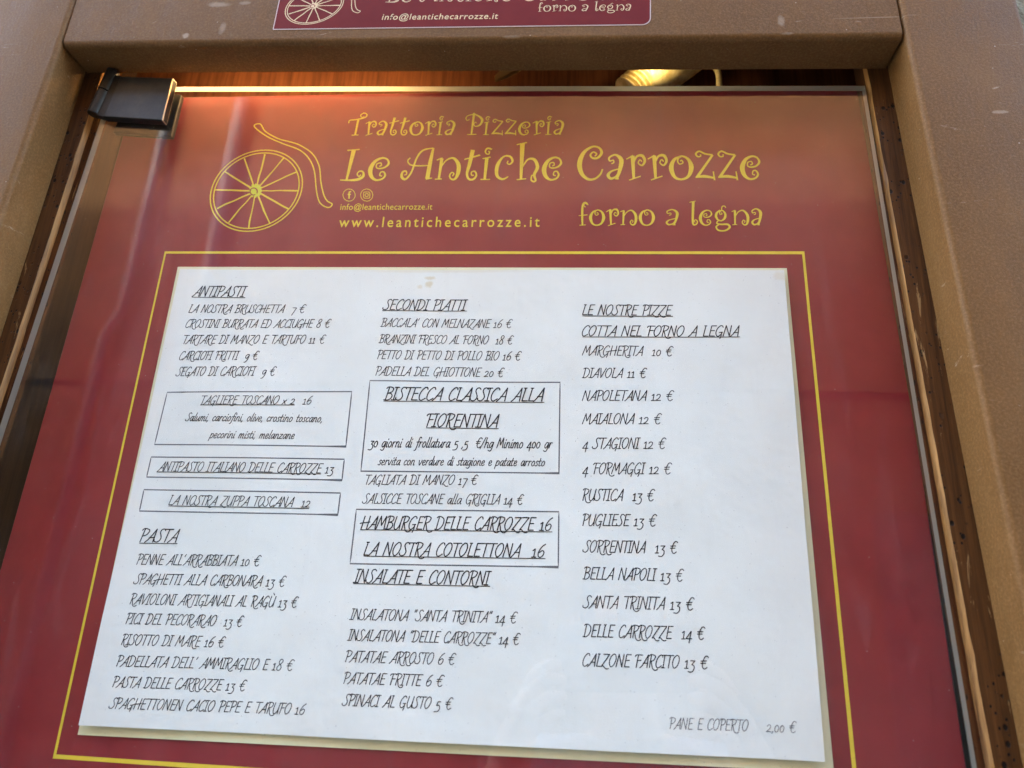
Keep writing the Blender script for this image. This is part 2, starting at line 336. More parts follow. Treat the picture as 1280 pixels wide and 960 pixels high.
K('h', .90, '-.2,1.18,.15 .22,.02,.07', '-.0,1.13,.03 .36,1.2,.03', '-.07,-.0,.03 .4,.03,.03', '.24,.38,.03 .42,.64,.05 .66,.64,.09 .78,.4,.10 .68,.16,.08 .74,-.02,.05 .66,-.06,.05 .58,.0,.04 .6,.14,.03 .68,.1,.03')
K('C', .98, '.6,.74,.03 .66,.82,.04 .54,.88,.04 .44,.78,.05 .54,.68,.06 .72,.7,.07 .84,.86,.08 .74,1.02,.06 .5,1.05,.06 .2,.86,.11 .06,.52,.15 .14,.2,.12 .36,.02,.08 .6,.02,.06 .8,.16,.05 .88,.33,.04')
K('a', .62, '.15,.5,.03 .23,.53,.03 .22,.61,.03 .09,.59,.04 .08,.7,.05 .3,.78,.06 .5,.62,.13 .45,.3,.11 .34,.0,.05', '.44,.34,.03 .16,.26,.05 .04,.14,.09 .13,.03,.08 .3,.08,.05 .4,.22,.03', '-.28,.02,.03 .42,.02,.03')
K('r', .70, '-.0,.64,.03 .24,.76,.04', '-.22,.75,.12 .26,.04,.07', '-.1,-.02,.03 .5,.1,.03', '.24,.48,.03 .36,.72,.06 .56,.75,.09 .65,.58,.07 .55,.44,.05 .42,.52,.03 .48,.62,.03 .55,.56,.03')
K('o', .82, '.4,.72,.06 .16,.62,.09 .05,.36,.14 .16,.08,.09 .4,.0,.06 .64,.1,.09 .75,.38,.14 .64,.64,.08 .4,.73,.05 .28,.6,.04 .34,.48,.03 .46,.52,.03 .42,.6,.03 .37,.57,.03')
K('z', .72, '.2,.78,.03 .2,.72,.03 .1,.71,.04 .04,.8,.05 .16,.88,.05 .36,.8,.05 .62,.76,.05', '-.62,.76,.06 .05,.06,.08', '.0,.06,.04 .3,.09,.09 .64,.04,.05', '-.62,.24,.03 .65,-.03,.04')
K('T', .98, '.0,.68,.03 .04,.84,.04 .5,.89,.06 .94,1.0,.06 1.04,1.16,.05 .85,1.25,.05 .66,1.14,.04 .74,1.0,.03 .88,1.07,.03', '-.55,.88,.11 .5,.02,.09', '-.28,-.0,.04 .7,.02,.04')
K('P', 1.06, '-.48,1.24,.12 .43,.03,.08', '-.18,.02,.04 .72,.03,.04', '.24,.88,.03 .1,.82,.03 .02,.98,.04 .2,1.12,.04 .6,1.14,.07 .98,.88,.13 .9,.58,.09 .64,.48,.05 .52,.6,.04 .6,.72,.03 .68,.66,.03')
K('f', .52, '.36,.88,.03 .3,.9,.03 .26,.98,.03 .34,1.06,.04 .46,1.0,.05 .38,1.1,.04 .22,1.04,.06 .18,.7,.10 .2,.02,.07', '-.0,.46,.03 .46,.5,.04', '-.04,-.0,.03 .38,.02,.03')
K('l', .42, '.2,1.13,.12 .14,.3,.10 .16,.04,.07 .3,.04,.06 .38,.16,.05 .3,.26,.04 .2,.2,.03 .27,.14,.03', '-.0,1.1,.03 .32,1.16,.03')
K('g', .82, '.3,.72,.06 .12,.6,.09 .06,.42,.11 .16,.26,.07 .34,.22,.06 .52,.36,.1 .54,.56,.09 .4,.71,.05 .26,.62,.04 .28,.52,.03 .38,.54,.03 .34,.6,.03', '.36,.7,.03 .4,.88,.04 .52,.92,.04 .6,.84,.03', '.2,.25,.04 .08,.1,.06 .3,.04,.08 .64,.04,.09 .74,-.1,.09 .5,-.25,.07 .16,-.24,.07 .04,-.08,.07 .2,.04,.05')
K(' ', .5)

def layout(s, font, track=0.0, slant=0.0):
    """strokes of a line in units of the capital height: (smooth?, [(x, y[, w])])"""
    x = 0; out = []
    for i, ch in enumerate(s):
        adv, st = font[ch]
        for k, (sm, P) in enumerate(st):
            Q = [(x+p[0]+slant*p[1], p[1]) + tuple(p[2:]) for p in P]
            if sm: out.append((k+8*(i % 2), smooth(Q, 5)))
            else: out += [(k+3+j+8*(i % 2), [a, b]) for j, (a, b) in enumerate(zip(Q, Q[1:]))]
        x += adv+track
    return out

def write(name, s, p0, p1, cap, place, mat, parent, font=PEN, weight=.085, slant=.17, track=.02, base=(0, 0)):
    """one printed line: ink runs from p0 to p1 (Vectors in the sheet's x-z plane) with capitals `cap` high"""
    st = layout(s, font, track, slant)
    xs = [p[0] for k, P in st for p in P]; a, b = min(xs), max(xs)
    e = p1-p0; sx = e.length/(b-a); e = e.normalized(); nrm = Vector((-e.y, e.x)); bm = bmesh.new()
    for k, P in st:
        pts = [p0+e*((p[0]-a)*sx)+nrm*(p[1]*cap) for p in P]
        w = [(p[2]*cap*.5*.84+cap*.004 if len(p) > 2 else weight*cap*.5*random.uniform(.95, 1.05)) for p in P]
        if not (font is CURL): pts, w = cap_ends(pts, w)
        ribbon(bm, pts, w, place, k*1.2e-5)
    return obj(name, bm, mat, parent)

def cap_ends(pts, w):
    d0 = (pts[0]-pts[1]).normalized(); d1 = (pts[-1]-pts[-2]).normalized()
    return [pts[0]+d0*w[0]*.8]+pts+[pts[-1]+d1*w[-1]*.8], [w[0]*.55]+w+[w[-1]*.55]

def rule(bm, pts, w, place, lvl=0.0, closed=False):
    if closed: pts = pts+[pts[0]]
    ribbon(bm, pts, [w*.5]*len(pts), place, lvl, closed)

def xz(u, v, Y):
    p = at(u, v, Y); return Vector((p.x, p.z))

def sans(name, s, p0, p1, cap, place, mat, parent, slant=0.0, track=1.0, bold=0.0):
    """plain sans-serif line from Blender's own built-in letter shapes, made into a mesh"""
    cu = bpy.data.curves.new(name, 'FONT'); cu.body = s; cu.shear = slant; cu.space_character = track; cu.offset = bold; cu.resolution_u = 3
    o = bpy.data.objects.new(name, cu); COL.objects.link(o)
    bpy.context.view_layer.update()
    me = bpy.data.meshes.new_from_object(o.evaluated_get(bpy.context.evaluated_depsgraph_get())); bpy.data.objects.remove(o)
    xs = [v.co.x for v in me.vertices]; a, b = min(xs), max(xs); e = p1-p0; sx = e.length/(b-a); e = e.normalized(); nrm = Vector((-e.y, e.x))
    for v in me.vertices:
        q = p0+e*((v.co.x-a)*sx)+nrm*(v.co.y/.70*cap); v.co = place(q.x, q.y, 0)
    return link(name, me, mat, parent)

# ------------------------------------------------------------------ the street: ground, the wall the case hangs in, the house opposite
GZ = -1.76
x = N('stone_paving'); br = x.n('ShaderNodeTexBrick'); br.inputs['Scale'].default_value = 1.6; br.inputs['Mortar Size'].default_value = .012
br.inputs['Color1'].default_value = (.20, .19, .17, 1); br.inputs['Color2'].default_value = (.26, .245, .22, 1); br.inputs['Mortar'].default_value = (.07, .065, .06, 1)
x.l(x.co(), br.inputs['Vector']); M['paving'] = x.set(x.mix(.35, br.outputs[0], x.ramp(x.noise(6, 6, .7), (.3, (.12, .11, .10)), (.7, (.34, .32, .29)))), .8, .3)
bm = bmesh.new(); v = [bm.verts.new(p) for p in ((-150, -150, GZ), (150, -150, GZ), (150, 150, GZ), (-150, 150, GZ))]; bm.faces.new(v)
g = obj('ground', bm, M['paving']); g['kind'] = 'structure'

WX0, WX1, WZ0, WZ1 = -.375, .352, -.52, .225     # opening in the wall
bm = bmesh.new(); zt = 7.6
for (a, b, c, d) in ((-30, WX0, GZ-.2, zt), (WX1, 30, GZ-.2, zt), (WX0, WX1, WZ1, zt), (WX0, WX1, GZ-.2, WZ0)):
    box(bm, a, b, -.028, .5, c, d)
box(bm, WX0-.001, WX1+.001, .16, .49, WZ0-.001, WZ1+.001)
bmesh.ops.remove_doubles(bm, verts=bm.verts, dist=1e-5)
tag(obj('plastered_wall', bm, M['plaster']), 'rough green grey plastered wall around the brown metal frame', 'wall')

# ------------------------------------------------------------------ brown metal frame
fr = thing('metal_frame', 'brown painted metal frame with scuffed top rail around the menu case', 'frame', (0, -.05, -.1))
FY, FB = -.05, -.0205
ZT, ZB = .222, -.5
def run(a, b, Y):
    """x at the top and at the bottom of an upright edge that passes through photo pixels a and b at depth Y"""
    p, q = at(*a, Y), at(*b, Y); k = (q.x-p.x)/(q.z-p.z); return (p.x+k*(ZT-p.z), p.x+k*(ZB-p.z))
RW, RA, RB, RG = run((1119, 135), (1245, 780), FB), run((1094, 135), (1214, 780), -.0202), run((1089.5, 135), (1203, 780), -.0195), run((1085.8, 135), (1191.5, 780), -.02)
LW, LA, LB, LG = run((98, 119), (59, 240), FB), run((77, 240), (18.5, 420), -.0202), run((84, 240), (26, 420), -.0195), run((124, 155), (37, 420), -.02)
def post(side):
    bm = bmesh.new()
    xi_t, xi_b = LW if side < 0 else RW; xo_t, xo_b = (-.381, -.395) if side < 0 else (.3535, .3690)
    zt_, zb_ = .232, -.52
    f = [(min(xi_t, xo_t), FY, zt_), (max(xi_t, xo_t), FY, zt_), (max(xi_b, xo_b), FY, zb_), (min(xi_b, xo_b), FY, zb_)]
    hexa(bm, f, [(p[0], FB, p[2]) for p in f]); bm.edges.ensure_lookup_table()
    ed = [e for e in bm.edges if abs(e.verts[0].co.z-e.verts[1].co.z) > .3 and all(abs(v.co.y-FY) < 1e-6 for v in e.verts)]
    bev(bm, .0038, 4, ed)
    return obj('side_post', bm, M['paint'], fr, False)
for s in (-1, 1): post(s)
bm = bmesh.new()
f = [(LW[0]+.0004, FY+.0012, .236), (RW[0]-.0004, FY+.0012, .236), (RW[0]+.0022-.0004, FY+.0012, .1295), (LW[0]-.0015+.0004, FY+.0012, .1418)]
hexa(bm, f, [(p[0], FB, p[2]) for p in f]); bm.edges.ensure_lookup_table()
ed = [e for e in bm.edges if all(v.co.z < .15 and abs(v.co.y-FY-.0012) < 1e-5 for v in e.verts)]
bev(bm, .0042, 5, ed); obj('top_rail', bm, M['paint'], fr)
for o in fr.children:
    o.data.shade_smooth(); o.data.set_sharp_from_angle(angle=math.radians(28))

# ------------------------------------------------------------------ wooden case behind it
cs = thing('wooden_case', 'reddish brown wooden menu case with worm-eaten inner edges behind the glass', 'case', (0, .05, -.1))
bm = bmesh.new(); box(bm, -.335, .325, .052, .060, -.5, .222); obj('back_board', bm, M['wood_back'], cs)
for a, b in ((-.345, -.320), (.305, .330)):
    bm = bmesh.new(); box(bm, a, b, -.003, .0515, -.5, .222); obj('side_board', bm, M['wood_dark'], cs)
bm = bmesh.new(); box(bm, -.3195, .3045, -.003, .0515, .2225, .234); obj('top_board', bm, M['wood_dark'], cs)
bm = bmesh.new(); box(bm, -.3195, .3045, -.003, .0515, -.512, -.5005); obj('bottom_board', bm, M['wood_dark'], cs)
def strip(xo, xi, xm):
    """upright strip: flat worm-eaten face and a worn bevel towards the glass; x at top and bottom"""
    zt_, zb_ = .222, -.5; bm = bmesh.new(); n = 60; rows = []
    rr = random.Random(int(abs(xo[0])*1e4))
    for i in range(n+1):
        t = i/n; z = zt_+(zb_-zt_)*t; L = lambda a: a[0]+(a[1]-a[0])*t
        ch = rr.uniform(0, .0006)+(rr.random() < .12)*.0009; s = 1 if xo[0] > 0 else -1
        rows.append([bm.verts.new(p) for p in ((L(xo), -.0195, z), (L(xo)-s*ch, -.0200, z), (L(xm)+s*ch*.7, -.0202, z), (L(xi), -.0165-ch, z), (L(xi), -.0035, z), (L(xo), -.0035, z))])
    for A, B in zip(rows, rows[1:]):
        for k in range(6):
            fc = bm.faces.new((A[k], A[(k+1) % 6], B[(k+1) % 6], B[k])); fc.material_index = 1 if k == 2 else 0
    bm.faces.new(rows[0]); bm.faces.new(rows[-1])
    return obj('edge_strip', bm, [M['wood_strip'], M['wood_edge']], cs)
strip([v+.002 for v in RW], RB, [a*.55+b*.45 for a, b in zip(RA, RB)])
strip([v-.002 for v in LW], LB, [a*.5+b*.5 for a, b in zip(LA, LB)])

# ------------------------------------------------------------------ red menu board with logo, title and yellow border
bd = thing('menu_board', 'dark red restaurant board with yellow curly title, wheel emblem and border', 'board', (0, 0, -.1))
bm = bmesh.new(); f = [(-.2765, 0, .1353), (.2740, 0, .1340), (.2800, 0, -.40), (-.2885, 0, -.40)]
hexa(bm, f, [(p[0], .004, p[2]) for p in f]); bev(bm, .0006, 1); obj('panel', bm, M['board'], bd)
def on_board(a, b, lift=0): return Vector((a, -.00025-lift, b))
YB = 0.0
def bx(u, v): return xz(u, v, YB)
bm = bmesh.new(); w = .0022; cn = [bx(207, 315.8), bx(1003.9, 316.2), bx(1072.8, 1013.5), bx(68.4, 945.4)]
rule(bm, cn, w, on_board, 0, True); obj('border_line', bm, M['yellow'], bd)

def logo(parent, to, place, mat, hubmat, lw):
    """cart wheel and curved shaft; `to` maps the emblem's own drawing units to the sheet"""
    bm = bmesh.new(); lv = 0
    def ell(k, dx=0, dy=0):
        W_, H_, c = 330, 291, 18915; l11 = W_; l21 = c/W_; l22 = math.sqrt(H_*H_-l21*l21)
        return [to(455+dx+k*l11*math.cos(t), 613+dy-k*(l21*math.cos(t)+l22*math.sin(t))) for t in [i*2*math.pi/64 for i in range(65)]]
    for k in (.985, .915): rule(bm, ell(k), lw, place, 0)
    tips = ((160, 605), (235, 478), (368, 385), (515, 355), (650, 383), (740, 478), (748, 612), (682, 745), (552, 848), (400, 880), (258, 838), (178, 738))
    c = Vector((450, 614))
    for i, t in enumerate(tips):
        t = Vector(t); d = (t-c).normalized(); nn = Vector((-d.y, d.x)); a = c+d*42; b = t
        P = [a+(b-a)*q+nn*random.uniform(-2.5, 2.5) for q in (0, .25, .5, .75, 1)]
        ribbon(bm, [to(*p) for p in P], [lw*.5*random.uniform(.9, 1.6) for _ in P], place, 3e-5)
    o = obj('wheel_emblem', bm, mat, parent)
    bm = bmesh.new(); vs = []
    for i in range(48):
        r = 46+6*math.cos(i*math.pi/2)+random.uniform(-3, 3); a = i*2*math.pi/48; q = to(450+r*math.cos(a), 614+r*math.sin(a)); vs.append(bm.verts.new(place(q.x, q.y, 6e-5)))
    bm.faces.new(vs); obj('wheel_hub', bm, hubmat, o)
    bm = bmesh.new(); ribbon(bm, [to(436+r*math.cos(a), 620+r*math.sin(a)) for r, a in [(26-.02*i*i*.25, .5-i*.25) for i in range(24)]], [lw*.55]*24, place, 9e-5); obj('hub_curl', bm, M['board'], o)
    bm = bmesh.new()
    sh = smooth([(482, 142), (520, 196), (610, 246), (690, 268), (762, 292), (850, 352), (898, 440), (910, 550), (930, 640), (955, 685), (990, 708), (962, 732), (905, 700), (880, 620), (865, 480), (830, 392), (760, 326), (640, 280), (530, 230), (440, 160)], 5, True)
    rule(bm, [to(*p) for p in sh], lw, place, 0); obj('shaft_emblem', bm, mat, parent)
logo(bd, lambda u, v: bx(240+u*.17715, 130+v*.17715), on_board, M['yellow'], M['hub'], .00085)

def hgt(u, v, h, Y):  # real height of h photo pixels above (u, v) on plane Y
    return (xz(u, v, Y)-xz(u, v-h, Y)).length
T = [('Trattoria', 433.6, 169.4, 566.5, 169.0, 22), ('Pizzeria', 580.5, 169.0, 703, 168.6, 22), ('Le', 425.2, 225.6, 483.4, 225.4, 38), ('Antiche', 501.4, 225.3, 700.6, 224.9, 38),
     ('Carrozze', 723.9, 224.8, 950.3, 224.2, 39), ('forno', 723.3, 281.9, 817, 281.8, 26), ('a', 833.3, 281.8, 847, 281.8, 25), ('legna', 862.8, 281.8, 951.8, 281.8, 26)]
for s, u0, v0, u1, v1, h in T:
    write('title_word', s, bx(u0, v0), bx(u1, v1), hgt(u0, v0, h, YB), on_board, M['yellow'], bd, CURL, slant=0, track=.06)
sans('email_line', 'info@leantichecarrozze.it', bx(425.3, 262.6), bx(540.3, 262.2), hgt(430, 263, 7.6, YB), on_board, M['yellow'], bd, 0, 1.05, 0)
sans('web_line', 'www.leantichecarrozze.it', bx(423.4, 284), bx(674.4, 283.6), hgt(430, 284, 12.6, YB), on_board, M['yellow'], bd, 0, 1.35, .006)
def icon(cu, cv, kind):
    bm = bmesh.new(); R = 8.0
    def q(a, b): return bx(cu+a, cv+b)
    circ = lambda r, n=40: [q(r*math.cos(i*2*math.pi/n), r*math.sin(i*2*math.pi/n)) for i in range(n+1)]
    rule(bm, circ(R-.4), .00042, on_board)
    if kind == 'f':
        rule(bm, [q(*p) for p in smooth([(2.4, -4.0), (.9, -4.2), (.1, -3.0), (.0, 0), (0, 4.4)], 4)], .0010, on_board); rule(bm, [q(-1.8, -.9), q(2.2, -.9)], .0008, on_board, 3e-5)
    else:
        rr = []
        for cx, cy, a0 in ((2.2, 2.2, 0), (-2.2, 2.2, 90), (-2.2, -2.2, 180), (2.2, -2.2, 270)):
            rr += [q(cx+1.7*math.cos(math.radians(a0+t)), cy+1.7*math.sin(math.radians(a0+t))) for t in (0, 30, 60, 90)]
        rule(bm, rr, .00042, on_board, 0, True); rule(bm, circ(2.0, 20), .00042, on_board); rule(bm, circ(.5, 8), .0004, on_board) if False else None
        rule(bm, [q(2.2, -2.4), q(2.8, -2.4)], .00042, on_board)
    obj('social_icon', bm, M['yellow'], bd)
icon(436.5, 244.1, 'f'); icon(458.5, 244.1, 'i')

# ------------------------------------------------------------------ cream card and white menu sheet
def sheet(name, px, yoff, fn, mat, thick, nx=40, nz=30):
    c = [xz(u, v, yoff) for u, v in px]; bm = bmesh.new(); G_ = []
    for j in range(nz+1):
        row = []
        for i in range(nx+1):
            s, t = i/nx, j/nz; p = (c[0]*(1-s)+c[1]*s)*(1-t)+(c[3]*(1-s)+c[2]*s)*t
            row.append(bm.verts.new((p.x, fn(p.x, p.y), p.y)))
        G_.append(row)
    for j in range(nz):
        for i in range(nx): bm.faces.new((G_[j][i], G_[j+1][i], G_[j+1][i+1], G_[j][i+1]))
    R = [[bm.verts.new(v.co+Vector((0, thick, 0))) for v in row] for row in G_]
    for j in range(nz):
        for i in range(nx): bm.faces.new((R[j][i], R[j][i+1], R[j+1][i+1], R[j+1][i]))
    for j in range(nz):
        for k in (0, nx): bm.faces.new((G_[j][k], R[j][k], R[j+1][k], G_[j+1][k]))
    for i in range(nx):
        for k in (0, nz): bm.faces.new((G_[k][i], R[k][i], R[k][i+1], G_[k][i+1]))
    bmesh.ops.recalc_face_normals(bm, faces=bm.faces)
    me = bpy.data.meshes.new(name); bm.to_mesh(me); bm.free(); o = link(name, me, mat)
    me.shade_smooth(); me.set_sharp_from_angle(angle=math.radians(40)); return o
def y_card(a, b): return -.0012
def y_sheet(a, b):
    t = min(max((.0-b)/.25, 0), 1); r = min(max((a+.2)/.41, 0), 1)     # lifts a little towards its lower and right edges
    return -.0022-.0018*t*t-.0014*r*r-.0006*math.sin(a*21+1.3)*math.sin(b*17+.4)-.00035*math.sin(a*47+b*31)-.0012*max(0, (-.12-a)/.1)*max(0, (-.22-b)/.09)
card = sheet('backing_card', ((222.3, 333.5), (983.5, 335.2), (1042.5, 966), (97, 918.5)), -.0012, y_card, M['card'], .0005, 8, 6)
tag(card, 'cream card showing along the bottom and right edge of the white menu sheet', 'card')
ms = sheet('menu_sheet', ((223.2, 334.6), (980.5, 337.0), (1030.8, 952), (98.5, 906.5)), -.0045, y_sheet, M['paper'], .00028)
tag(ms, 'white printed menu sheet in three columns, stuck on the red board', 'menu')
YP = -.0042
def on_sheet(a, b, lift=0): return Vector((a, y_sheet(a, b)-.00006-lift, b))
def sx_(u, v): return xz(u, v, YP)

LINES = [  # text, left px, right px, capital px
 ('ANTIPASTI', 238.6, 369.1, 305.8, 369.1, 12.6, 'h'), ('LA NOSTRA BRUSCHETTA  7 €', 234.5, 389.8, 380.4, 389.6, 10, ''), ('CROSTINI BURRATA ED ACCIUGHE 8 €', 230.6, 408.5, 412.3, 408.2, 10, ''),
 ('TARTARE DI MANZO E TARTUFO 11 €', 227.6, 428.8, 405.6, 428.2, 10.4, ''), ('CARCIOFI FRITTI  9 €', 222.8, 449.1, 321.8, 448.8, 10.6, ''), ('SEGATO DI CARCIOFI  9 €', 218.2, 469.3, 343.4, 468.6, 11, ''),
 ('TAGLIERE TOSCANO x 2  16', 250.2, 504.8, 389, 504.6, 10.4, ''), ('Salumi, carciofini, olive, crostino toscano,', 230.3, 525.6, 401, 526.9, 10, 'd'), ('pecorini misti, melanzane', 260, 547.2, 366.8, 548, 10, 'd'),
 ('ANTIPASTO ITALIANO DELLE CARROZZE 13', 195.2, 588.2, 416, 591.2, 11.6, ''), ('LA NOSTRA ZUPPA TOSCANA  12', 209.6, 630.6, 386.2, 633.9, 12, ''),
 ('PASTA', 174, 677.1, 221.2, 677.6, 16, 'h'), ("PENNE ALL'ARRABBIATA 10 €", 170.2, 705.5, 324.8, 707.4, 12.8, ''), ('SPAGHETTI ALLA CARBONARA 13 €', 166.3, 729.9, 356.5, 733.2, 12.8, ''), ('RAVIOLONI ARTIGIANALI AL RAGÙ 13 €', 162.5, 755.1, 372, 759.4, 13, ''),
 ('PICI DEL PECORARAO  13 €', 157.7, 779.7, 303, 783.3, 13, ''), ('RISOTTO DI MARE 16 €', 152.2, 806, 280, 809.2, 13, ''), ("PADELLATA DELL' AMMIRAGLIO E 18 €", 146.3, 832.8, 366.6, 838.4, 13.2, ''),
 ('PASTA DELLE CARROZZE 13 €', 141.4, 858.8, 306.5, 863.9, 13.2, ''), ('SPAGHETTONEN CACIO PEPE E TARUFO 16', 136.5, 885.4, 381.5, 893.4, 13.2, ''),
 ('SECONDI PIATTI', 477.6, 386, 583.4, 386.4, 13, 'h'), ("BACCALA' CON MELNAZANE 16 €", 475, 407.2, 640, 408.4, 10.4, ''), ('BRANZINI FRESCO AL FORNO  18 €', 472.8, 427.7, 641.4, 428.9, 10.4, ''), ('PETTO DI PETTO DI POLLO BIO 16 €', 471.2, 447.8, 651.4, 449, 10.8, ''),
 ('PADELLA DEL GHIOTTONE 20 €', 469, 468.4, 629.8, 469.8, 11, ''), ('BISTECCA CLASSICA ALLA', 479, 499.2, 680, 500.4, 16, 'h'), ('FIORENTINA', 532.4, 532.8, 623, 533.5, 16.4, 'h'),
 ('30 giorni di frollatura 5 ,5  €/hg Minimo 400 gr', 459.5, 558.2, 690.6, 559.6, 12.4, 'd'), ('servita con verdure di stagione e patate arrosto', 471.6, 580.6, 680.8, 582, 11, 'd'),
 ('TAGLIATA DI MANZO 17 €', 456, 605.1, 597.2, 605.5, 12, ''), ('SALSICCE TOSCANE alla GRIGLIA 14 €', 452, 628.8, 654.6, 630.4, 12.3, ''), ('HAMBURGER DELLE CARROZZE 16', 449, 660.8, 690.8, 663.2, 16, 'h'), ('LA NOSTRA COTOLETTONA  16', 454.4, 693.9, 682, 696.8, 16.4, 'h'),
 ('INSALATE E CONTORNI', 441.4, 728.1, 613.8, 731.4, 16.8, 'h'), ('INSALATONA "SANTA TRINITA" 14 €', 436.8, 774.5, 646.9, 778.9, 13.6, ''), ('INSALATONA "DELLE CARROZZE" 14 €', 434.3, 800.5, 650.4, 805.8, 13.8, ''), ('PATATAE ARROSTO 6 €', 432.2, 827.4, 569.6, 830.9, 14, ''),
 ('PATATAE FRITTE 6 €', 430, 854.4, 555, 858.1, 14, ''), ('SPINACI AL GUSTO 5 €', 427.6, 881.8, 566.1, 886.7, 14.4, ''),
 ('LE NOSTRE PIZZE', 728.2, 392.8, 841.6, 393.4, 12.8, 'h'), ('COTTA NEL FORNO A LEGNA', 727.8, 419.3, 925, 420, 13, 'h'), ('MARGHERITA  10 €', 727.8, 443.4, 842, 444.6, 12, ''), ('DIAVOLA 11 €', 727.8, 471.6, 809, 472, 12, ''), ('NAPOLETANA 12 €', 727.8, 500.3, 843, 500.8, 12.6, ''),
 ('MAIALONA 12 €', 727.8, 529.5, 827.6, 530, 13, ''), ('4 STAGIONI 12 €', 728.2, 560.4, 833, 561, 13.4, ''), ('4 FORMAGGI 12 €', 728.2, 592, 840.2, 592.7, 13.8, ''), ('RUSTICA  13 €', 728.6, 625.3, 819, 626.2, 14.4, ''), ('PUGLIESE 13 €', 728.6, 656.8, 821.6, 657.7, 14.4, ''),
 ('SORRENTINA  13 €', 728.6, 690.1, 847.8, 691.8, 14.8, ''), ('BELLA NAPOLI 13 €', 728.6, 723.9, 855.3, 726.7, 15, ''), ('SANTA TRINITA 13 €', 728.6, 759.9, 868.5, 762.7, 15.4, ''), ('DELLE CARROZZE  14 €', 728.6, 795.9, 882, 799.5, 15.6, ''), ('CALZONE FARCITO 13 €', 728.6, 832.6, 886.5, 836.2, 15.8, ''),
 ('PANE E COPERTO    2,00 €', 837.5, 911, 996, 915.8, 14, 'g')]
for s, u0, v0, u1, v1, h, k in LINES:
    wt = {'h': .088, 'd': .092, 'g': .062}.get(k, .080)
    write({'h': 'heading'}.get(k, 'text_line'), s, sx_(u0, v0), sx_(u1, v1), hgt(u0, v0, h, YP), on_sheet, M['ink_grey' if k == 'g' else 'ink'], ms, PEN, wt)
for q in (((207.6, 489.5), (438.9, 488.6), (431.4, 557.5), (191.6, 554.9)), ((187.4, 570.6), (429.5, 573.4), (426.7, 599.7), (181.8, 595.7)), ((178.5, 611.6), (424.9, 615.9), (421.6, 643.3), (173.1, 638.4)),
          ((461.7, 474.9), (700, 477), (698.6, 591), (450.3, 588.3)), ((444.8, 636.3), (698.5, 639.5), (697.8, 708.9), (437.3, 704.5))):
    bm = bmesh.new(); c = [sx_(*p) for p in q]
    P = []
    for a, b in zip(c, c[1:]+c[:1]): P += [a+(b-a)*t/10 for t in range(10)]
    rule(bm, P, .00078, on_sheet, 0, True); obj('text_box', bm, M['rule'], ms)
for (u0, v0, u1, v1) in ((238.3, 370.3, 305.2, 370.6), (249.5, 505.7, 367.6, 505.6), (194.3, 589.3, 400.7, 592.1), (209.3, 632, 386, 635.5), (173.3, 678.8, 221, 679.2), (477.2, 387, 583, 387.3), (478.8, 500.6, 680.2, 502), (532.2, 534.2, 623, 534.9),
                         (449.6, 661.8, 690.4, 664.8), (454.2, 695, 681.8, 698.3), (441.4, 729.4, 612.6, 733), (728, 394.2, 841.4, 394.6), (728, 420.6, 925, 421)):
    bm = bmesh.new(); a, b = sx_(u0, v0), sx_(u1, v1); rule(bm, [a+(b-a)*t/12 for t in range(13)], .00048, on_sheet, 1.5e-4); obj('underline', bm, M['ink'], ms)

# ------------------------------------------------------------------ glass door with its black hinge
gd = thing('glass_door', 'frameless glass door in front of the red menu board, dusty, with black hinge', 'glass door', (-.28, -.016, .11))
GF, GK = -.0200, -.0150
def gx(r, z): return r[0]+(r[1]-r[0])*(ZT-z)/(ZT-ZB)
bm = bmesh.new(); f = [(gx(LG, .1287), GF, .1287), (gx(RG, .1158), GF, .1158), (gx(RG, -.4), GF, -.40), (gx(LG, -.4), GF, -.40)]
v = hexa(bm, f, [(p[0], GK, p[2]) for p in f]); bm.faces.ensure_lookup_table()
for i, fc in enumerate(bm.faces): fc.material_index = 0 if i < 2 else 1
obj('glass_pane', bm, [M['glass'], M['glass_edge']], gd)
hl = [at(150.5, 95.3, -.0262), at(216.4, 97.3, -.0262), at(203.2, 150.4, -.0262), at(128.2, 145.6, -.0262)]
bm = bmesh.new(); hexa(bm, hl, [(p.x, -.0202, p.z) for p in hl]); bev(bm, .0007, 2)
for fc in bm.faces:
    if fc.calc_area() < 4e-5 and (fc.calc_center_median().x > -.2305): fc.material_index = 1
lf = obj('hinge_leaf', bm, [M['hinge'], M['hinge_edge']], gd)
bm = bmesh.new(); hexa(bm, [(p.x, -.0128, p.z-.0035) for p in hl], [(p.x, -.0085, p.z-.0035) for p in hl]); bev(bm, .0007, 2); obj('hinge_backplate', bm, M['hinge'], gd)
def cyl(a, b, r): bm = bmesh.new(); tube(bm, [a, a+(b-a)*.02, b-(b-a)*.02, b], [r*.9, r, r, r*.9], 24); return bm
top, bot = Vector((-.2790, -.0235, .1400)), Vector((-.2855, -.0235, .1005)); mid = top.lerp(bot, .48)
for a, b in ((top, mid.lerp(top, .015)), (mid.lerp(bot, .015), bot)): obj('hinge_barrel', cyl(a, b, .0046), M['hinge'], gd, True).data.set_sharp_from_angle(angle=math.radians(40))
bm = bmesh.new(); pw = [Vector((-.2835, -.0262+.002, .1385)), Vector((hl[0].x+.001, -.0258, hl[0].z)), Vector((hl[3].x+.001, -.0258, hl[3].z)), Vector((-.2870, -.0262+.002, .1015))]
hexa(bm, pw, [(p.x, -.0202, p.z) for p in pw]); obj('hinge_neck', bm, M['hinge'], gd)

